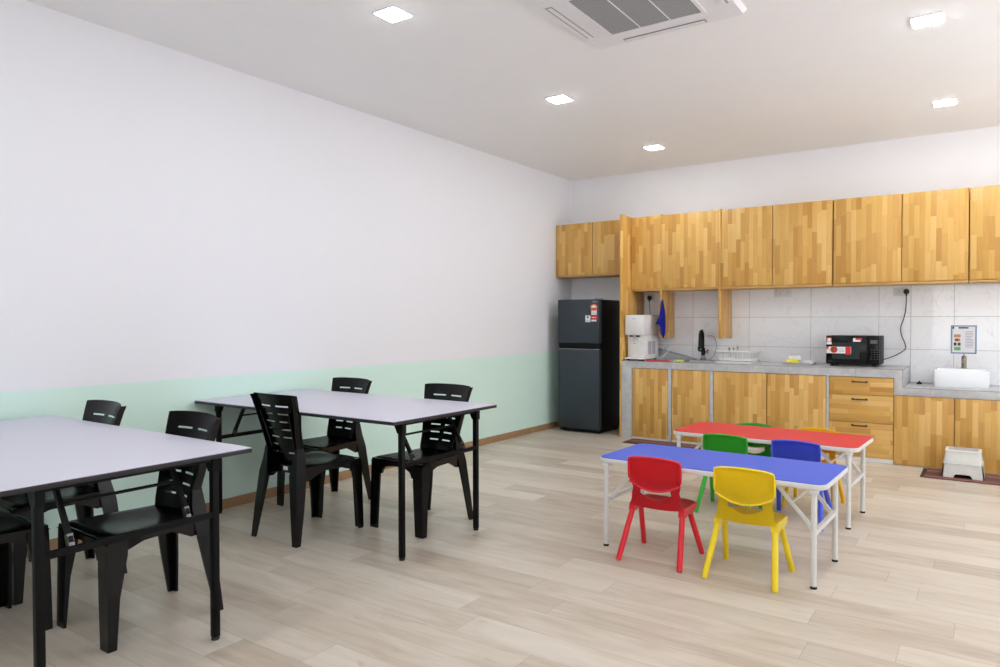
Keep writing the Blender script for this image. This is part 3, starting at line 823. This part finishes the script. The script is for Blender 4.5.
part('upper_step', M['stool'], so, f, 35)
part('tread_pad', M['vent'], so, lambda bm: loft(bm, [ring(-.105, -.074, .105, .098, .015, .2246), ring(-.105, -.074, .105, .098, .015, .2262)]), 35)

# ------------------------------------------------------------------ big folding tables
def leg_set(tb, xl, xs, ya, yb, zc, ztop, w_, mats, braces, foot=.012, rnd_=False, armin=.09, top_x=.22, lift=.02):
    """two legs at x=xl, crossbar, two brace arms running toward the middle of the table (sign xs)"""
    for y in (ya, yb):
        def f(bm):
            if rnd_: tube(bm, [(xl, y, foot), (xl, y, ztop)], w_/2, 14)
            else: box(bm, (xl-w_/2, y-w_/2, foot), (xl+w_/2, y+w_/2, ztop), .003)
        lg = part('leg', mats[0], tb, f, 40)
        part('foot_cap', mats[1], lg, lambda bm: lathe(bm, [(w_*.55, 0), (w_*.6, .006), (w_*.45, foot+.002)], (xl, y, 0), 14), 40)
    part('crossbar', mats[0], tb, lambda bm: bar(bm, (xl, ya+w_/2, zc), (xl, yb-w_/2, zc), w_*.75, w_*.8))
    ms = []
    for y in (ya+armin, yb-armin):
        a = Vector((xl+xs*(w_*.5), y, zc+lift)); b = Vector((xl+xs*top_x, y, ztop-.004))
        br = part('brace', mats[0], tb, lambda bm: bar(bm, a, b, braces, braces*.8, (0, 1, 0)))
        part('hinge_clip', mats[2], br, lambda bm: bar(bm, a+(b-a)*.0+Vector((0, 0, -.012)), a+(b-a)*.13, braces*1.15, braces*1.0, (0, 1, 0)))
        ms.append(a.lerp(b, .58))
    part('brace_rod', mats[0], tb, lambda bm: tube(bm, ms, braces*.32, 8), 50)

def big_table(label, x0, x1, y0, y1):
    tb = thing('folding_table', label, 'table', ((x0+x1)/2, (y0+y1)/2, 0), 0, 'grey topped folding tables')
    w2, d2, zt_ = (x1-x0)/2, (y1-y0)/2, .785
    tp = pbox('tabletop', M['lam'], tb, (-w2+.0015, -d2+.0015, zt_-.003), (w2-.0015, d2-.0015, zt_))
    part('edge_band', M['blk_edge'], tb, lambda bm: box(bm, (-w2, -d2, zt_-.021), (w2, d2, zt_-.0034), .002), 40)
    for s in (-1, 1):
        xl = s*(w2-.068)
        leg_set(tb, xl, -s, -d2+.135, d2-.135, .522, zt_-.022, .029, (M['blk_metal'], M['rubber'], M['clip']), .020, armin=.11, top_x=.15)
        for y in (-d2+.135, d2-.135):
            part('leg_bracket', M['blk_metal'], tb, lambda bm: prism(bm, [(xl-s*.05, zt_-.0215), (xl+s*.02, zt_-.0215), (xl+s*.02, zt_-.085), (xl-s*.018, zt_-.085)], 1, y-.0165, y+.0165), 40)
        part('rail', M['blk_metal'], tb, lambda bm: box(bm, (xl-.012, -d2+.155, zt_-.042), (xl+.012, d2-.155, zt_-.0215)))
    return tb
big_table('grey topped folding table by the green wall, nearer the fridge', .014, 1.835, 2.759, 3.712)
big_table('grey topped folding table cut off by the left edge of the picture', .025, 1.861, .936, 1.866)

# ------------------------------------------------------------------ black plastic chairs (front faces -y)
def make_black_chair(label, cat='chair'):
    c = thing('plastic_chair', label, cat, (0, 0, 0), 0, 'black plastic chairs at the grey tables')
    bp_, m = M['blk_plastic'], None
    SZ = .458
    def f(bm):  # dished seat with a waterfall front and an apron all round
        ny, nx = 14, 12; g = []
        for i in range(ny+1):
            v = i/ny; y = -.262+v*.43
            hw = .222-.055*v**1.4
            r = []
            for k in range(nx+1):
                u = -1+2*k/nx
                z = SZ-.018*(1-u*u)*math.sin(min(1, max(0, (v-.08)/.8))*PI)**.7
                if v < .12: z -= .02*((.12-v)/.12)**2
                z -= .012*abs(u)**8
                r.append((u*hw, y, z))
            g.append(r)
        sheet(bm, g, .007)
        # front apron with arch
        ap = [(-.212, SZ-.012), (-.212, .37), (-.13, .352), (-.115, .385), (-.085, .402), (-.03, .41), (.03, .41), (.085, .402), (.115, .385), (.13, .352), (.212, .37), (.212, SZ-.012)]
        prism(bm, ap, 1, -.256, -.238)
        for s in (-1, 1):
            sp = [(-.25, SZ-.014), (-.25, .37), (-.16, .39), (-.10, .408), (.03, .408), (.08, .385), (.13, .36), (.16, .36), (.165, SZ-.012)]
            q = [(y, z) for y, z in sp]
            A = [(s*(.218-.055*((y+.262)/.43)**1.4 if y > -.262 else s*.218), y, z) for y, z in q]
            A = [(s*abs(x), y, z) for x, y, z in A]
            Bv = [(x-s*.014, y, z) for x, y, z in A]
            loft(bm, [A, Bv])
        prism(bm, [(-.155, SZ-.012), (-.155, .38), (-.1, .40), (.1, .40), (.155, .38), (.155, SZ-.012)], 1, .150, .164)
    part('seat', bp_, c, f, 42)
    def f(bm):  # backrest: concave panel, slots in two columns, side flanges
        us = [-1, -.82, -.64, -.52, -.38, -.24, -.13, 0, .13, .24, .38, .52, .64, .82, 1]
        zs = [.40, .43, .46, .49]
        rows_ = [.522+.0485*k for k in range(7)]
        for z in rows_: zs += [z-.0042, z+.0042]
        zs += [.845, .868, .882, .888]
        def P(u, z):
            v = (z-.40)/.488
            hw = .128+.075*(v**1.25)
            y = .135+.117*v+.030*v*v - .040*u*u*(.5+.5*v)
            if z > .845: z -= .006*abs(u)**4
            return (u*hw, y, z)
        g = [[P(u, z) for u in us] for z in zs]
        holes = set()
        for z in rows_:
            i = zs.index(z-.0042)
            for j in range(len(us)-1):
                m_ = (us[j]+us[j+1])/2
                if .13 < abs(m_) < .64: holes.add((i, j))
        sheet(bm, g, .008, holes)
        for s in (-1, 1):  # flange folded back along each side, meeting the rear leg
            fl = []
            for z in [.40, .46, .52, .6, .68, .76, .84, .882]:
                x, y, zz = P(s, z); d2 = .052-.022*(z-.40)/.488
                fl.append([(x, y-.001, zz), (x+s*.004, y+d2*.5, zz), (x-s*.002, y+d2, zz), (x-s*.010, y+d2, zz), (x-s*.008, y+d2*.5, zz), (x-s*.008, y+.004, zz)])
            loft(bm, fl)
            fl = []
            for z in [.42, .5, .6, .7, .78]: # stiffening rib at the crease behind the panel
                x, y, zz = P(s*.72, z); fl.append([(x-.004, y+.004, zz), (x+.004, y+.004, zz), (x+.004, y+.022, zz), (x-.004, y+.022, zz)])
            loft(bm, fl)
    part('backrest', bp_, c, f, 40)
    part('moulding_tag', M['st_white'], c, lambda bm: box(bm, (-.02, .1645, .415), (.02, .166, .437)))
    for s in (-1, 1):
        def f(bm):  # front leg: broad channel tapering to the floor
            R = lambda x0, x1, y0, y1, z: [(s*x0, y0, z), (s*x1, y0, z), (s*x1, y1, z), (s*(x1-.012), y1, z), (s*(x1-.012), y0+.012, z), (s*x0, y0+.012, z)]
            loft(bm, [R(.163, .228, -.262, -.226, 0), R(.150, .224, -.260, -.21, .2), R(.14, .2195, -.257, -.175, .37), R(.128, .217, -.256, -.17, .43)])
        part('leg', bp_, c, f, 40)
        def f(bm):
            R = lambda x0, x1, y0, y1, z: [(s*x0, y1, z), (s*x1, y1, z), (s*x1, y0, z), (s*(x1-.012), y0, z), (s*(x1-.012), y1-.012, z), (s*x0, y1-.012, z)]
            loft(bm, [R(.172, .210, .226, .260, 0), R(.138, .193, .184, .244, .2), R(.108, .173, .148, .226, .40), R(.118, .158, .142, .208, .48), R(.134, .149, .150, .196, .56)])
        part('leg', bp_, c, f, 40)
    return c
ch = make_black_chair('black plastic chair near the wall at the far side of the further table')
ch.location = (.455, 3.517, 0); ch.rotation_euler = (0, 0, -.02)
PIr = PI
dup(ch, (1.39, 3.514, 0), -.02, 'black plastic chair at the far side of the further table, at its right end')
dup(ch, (.91, 2.958, 0), PIr, 'black plastic chair with its back to us at the near side of the further table')
dup(ch, (1.335, 1.678, 0), -.02, 'large black plastic chair at the right end of the left-edge table')
dup(ch, (.495, 1.68, 0), -.05, 'black plastic chair near the wall behind the left-edge table')
dup(ch, (.90, 1.130, 0), PIr+.02, 'black plastic chair at the near side of the left-edge table, mostly outside the picture')

# ------------------------------------------------------------------ small tables
def small_table(label, x0, x1, y0, y1, top, rz, group):
    tb = thing('folding_table', label, 'table', ((x0+x1)/2, (y0+y1)/2, 0), rz, group)
    w2, d2, zt_ = (x1-x0)/2, (y1-y0)/2, .517
    def rr(i, z): return [(x, y, z) for x, y in rrect(-w2+i, -d2+i, w2-i, d2-i, .06-i, 8)]
    part('tabletop', top, tb, lambda bm: loft(bm, [rr(.006, zt_-.002), rr(.006, zt_+.0012)]), 30)
    part('edge_trim', M['white_metal'], tb, lambda bm: loft(bm, [rr(.008, zt_-.030), rr(.002, zt_-.027), rr(0, zt_-.02), rr(0, zt_-.008), rr(.002, zt_-.003), rr(.005, zt_-.0025)]), 40)
    for s in (-1, 1):
        leg_set(tb, s*(w2-.056), -s, -d2+.016, d2-.09, .272, zt_-.031, .028, (M['white_metal'], M['rubber'], M['white_metal']), .017, .012, True, .045, .19, .012)
        for y in (-d2+.016+.004, d2-.09):
            part('leg_bracket', M['white_metal'], tb, lambda bm: box(bm, (s*(w2-.056)-.02, y-.02, zt_-.05), (s*(w2-.056)+.02, y+.02, zt_-.0305), .003), 40)
    return tb
small_table('low blue topped children\'s table with white legs', 2.534, 3.786, 3.728, 4.325, M['blue_top'], math.radians(-1.7), 'low coloured tables')
small_table('low red topped children\'s table with white legs', 2.526, 3.764, 4.925, 5.505, M['red_top'], math.radians(-2.2), 'low coloured tables')

# ------------------------------------------------------------------ children's chairs (front faces -y)
def make_kid_chair(label, col):
    c = thing('childrens_chair', label, 'chair', (0, 0, 0), 0, 'small coloured chairs')
    SZ = .315
    def f(bm):
        ny, nx = 12, 12; g = []
        for i in range(ny+1):
            v = i/ny; y = -.175+v*.250
            r = []
            for k in range(nx+1):
                u = -1+2*k/nx
                hw = .156-.012*v - (.03*((.15-v)/.15)**2 if v < .15 else 0)
                z = SZ-.008*(1-u*u)*math.sin(v*PI) - .014*abs(u)**6
                if v < .2: z -= .022*((.2-v)/.2)**2
                r.append((u*hw, y, z))
            g.append(r)
        sheet(bm, g, .008)
        for s in (-1, 1): # side skirts that carry the leg sockets
            q = [(-.15, SZ-.03), (-.135, SZ-.014), (.06, SZ-.014), (.068, SZ-.018), (.073, SZ-.05), (.072, .256), (.035, .252), (0, .268), (-.035, .252), (-.07, .256), (-.12, SZ-.045)]
            A = [(s*.157, y, z) if z > .27 else (s*.160, y, z) for y, z in q]; Bv = [(s*.126, y, z) for y, z in q]
            loft(bm, [A, Bv])
        prism(bm, [(-.130, SZ-.018), (-.12, SZ-.036), (.12, SZ-.036), (.130, SZ-.018)], 1, -.150, -.140)
    part('seat', M[col], c, f, 45)
    ZT_ = .573
    def yb(z, u):
        v = max(0, (z-.29)/(ZT_-.29)); return .078+.022*v+.010*v*v-.020*u*u*min(1, v+.2)
    def hw(z):
        if z < .33: return .140+.014*((.33-z)/.05)**1.3
        return .140-.006*math.sin(min(1, (z-.33)/.08)*PI)
    def f(bm): # lower band with a smiling hand slot, rising from below the back of the seat
        us = [-1, -.9, -.78, -.64, -.62, -.54, -.42, -.3, -.15, 0, .15, .3, .42, .54, .62, .64, .78, .9, 1]
        zs = [.282, .29, .30, .312, .322, .332, .340, .348, .360, .372, .384, .398, .412, .43]
        g = [[(u*hw(z), yb(z, u), z+(.010*u*u if z < .33 else .085*min(u*u, .41)*(.405-z)/.073 if z < .405 else .004*u*u)) for u in us] for z in zs]
        holes = set()
        for i in range(len(zs)-1):
            zm = (zs[i]+zs[i+1])/2
            for j in range(len(us)-1):
                um = abs((us[j]+us[j+1])/2)
                if .332 < zm < .398 and um < .64: holes.add((i, j))
        sheet(bm, g, .009, holes)
    part('back_band', M[col], c, f, 45)
    def f(bm): # upper panel: broader, hollow behind, with a curved lower lip and a folded rim
        nu, nv = 16, 14; g = []
        for i in range(nv+1):
            v = i/nv; r = []
            for k in range(nu+1):
                u = -1+2*k/nu
                zlo = .384+.042*u*u; zhi = ZT_-.014*u*u-.004*abs(u)**10
                z = zlo+(zhi-zlo)*v
                w = .146+.004*math.sin(v*PI)
                lip = .014*max(0, 1-v/.28)**1.5
                rim = .012*(max(0, (abs(u)-.86)/.14)**1.5)+.010*max(0, (v-.92)/.08)
                r.append((u*w, yb(z, u)+.006+max(lip, min(.013, rim)), z))
            g.append(r)
        sheet(bm, g, .009)
        e = [g[i][0] for i in range(2, nv+1)]+[g[nv][k] for k in range(1, nu+1)]+[g[i][nu] for i in range(nv-1, 1, -1)]
        tube(bm, [Vector(q)+Vector((0, .001, 0)) for q in e], .0062, 8)
        tube(bm, [Vector(q)+Vector((0, -.003, .002)) for q in g[0]], .0058, 8)
    part('backrest', M[col], c, f, 55)
    for sx in (-1, 1):
        for sy in (-1, 1):
            def f(bm):
                a = Vector((sx*.141, sy*.045, .288)); b = Vector((sx*.174, sy*.183, .0))
                d = (b-a)
                tube(bm, [a, a+d*.1, a+d*.5, a+d*.97, b], [.0145, .0155, .0158, .0150, .0125], 14)
            part('leg', M[col], c, f, 50)
    return c
kc = make_kid_chair('small red chair with its back to us at the blue table', 'red')
kc.location = (2.922, 3.752, 0); kc.rotation_euler = (0, 0, PI+.01)
R0 = M['red'].name
sw = lambda k: {R0: M[k]}
dup(kc, (3.405, 3.746, 0), PI-.0, 'small yellow chair with its back to us at the blue table', None, sw('yellow'))
for o_ in (dup(kc, (2.94, 4.945, 0), PI+.01, 'small green chair between the two tables, its back to us', None, sw('green')),
           dup(kc, (3.395, 4.955, 0), PI-.01, 'small blue chair between the blue and red tables', None, sw('blue')),
           dup(kc, (2.95, 5.435, 0), .0, 'small green chair at the far side of the red table', None, sw('dgreen')),
           dup(kc, (3.395, 5.425, 0), -.02, 'small yellow chair at the far side of the red table', None, sw('amber'))):
    o_.scale = (.985, 1, .945) if o_.location.y < 5.2 else (.95, 1, .925)

# ------------------------------------------------------------------ light and camera
w = bpy.data.worlds.new('World'); S.world = w; w.use_nodes = True
wt_ = w.node_tree; bg = wt_.nodes['Background']
tc = wt_.nodes.new('ShaderNodeTexCoord'); sp = wt_.nodes.new('ShaderNodeSeparateXYZ'); rp = wt_.nodes.new('ShaderNodeValToRGB')
wt_.links.new(tc.outputs['Generated'], sp.inputs[0]); wt_.links.new(sp.outputs['Z'], rp.inputs[0])
mr = wt_.nodes.new('ShaderNodeMapRange'); mr.inputs[1].default_value = -.25; mr.inputs[2].default_value = .2
wt_.links.new(sp.outputs['Z'], mr.inputs[0]); wt_.links.new(mr.outputs[0], rp.inputs[0])
rp.color_ramp.elements[0].color = (.97, .985, 1, 1); rp.color_ramp.elements[1].color = (.42, .45, .48, 1)   # glow added below the horizon to lift the ceiling, dimmer above
wt_.links.new(rp.outputs[0], bg.inputs[0])
bg.inputs[1].default_value = WORLD
for nm, loc, rot, sx, sy in (('front', ((WX0+WX1)/2, YB-.12, (WZ0+WZ1)/2), (PI/2, 0, 0), WX1-WX0, WZ1-WZ0), ('right', (XR+.12, (RY0+RY1)/2, (RZ0+RZ1)/2), (PI/2, 0, PI/2), RY1-RY0, RZ1-RZ0)):  # the right portal serves the added window
    al = bpy.data.lights.new('window_portal_'+nm, 'AREA'); al.shape = 'RECTANGLE'; al.size = sx; al.size_y = sy
    al.cycles.is_portal = True
    ao = bpy.data.objects.new('window_portal_'+nm, al); COL.objects.link(ao); ao.location = loc; ao.rotation_euler = rot

yaw, pit, rol = .6054, -.0182, -.0016
fw = Vector((-math.sin(yaw)*math.cos(pit), math.cos(yaw)*math.cos(pit), math.sin(pit)))
r_ = Vector((math.cos(yaw), math.sin(yaw), 0)); u_ = r_.cross(fw)
r2 = r_*math.cos(rol)+u_*math.sin(rol); u2 = -r_*math.sin(rol)+u_*math.cos(rol)
cam = bpy.data.cameras.new('camera'); co = bpy.data.objects.new('camera', cam); COL.objects.link(co)
cam.sensor_width = 36; cam.lens = 710.2179*36/1000; cam.clip_start = .05
co.matrix_world = Matrix(((r2.x, u2.x, -fw.x, 4.4294), (r2.y, u2.y, -fw.y, 0), (r2.z, u2.z, -fw.z, 1.32), (0, 0, 0, 1)))
S.camera = co
S.view_settings.view_transform = 'Standard'; S.view_settings.look = 'None'
S.view_settings.gamma = 1; S.view_settings.use_curve_mapping = False
S.view_settings.exposure = 0
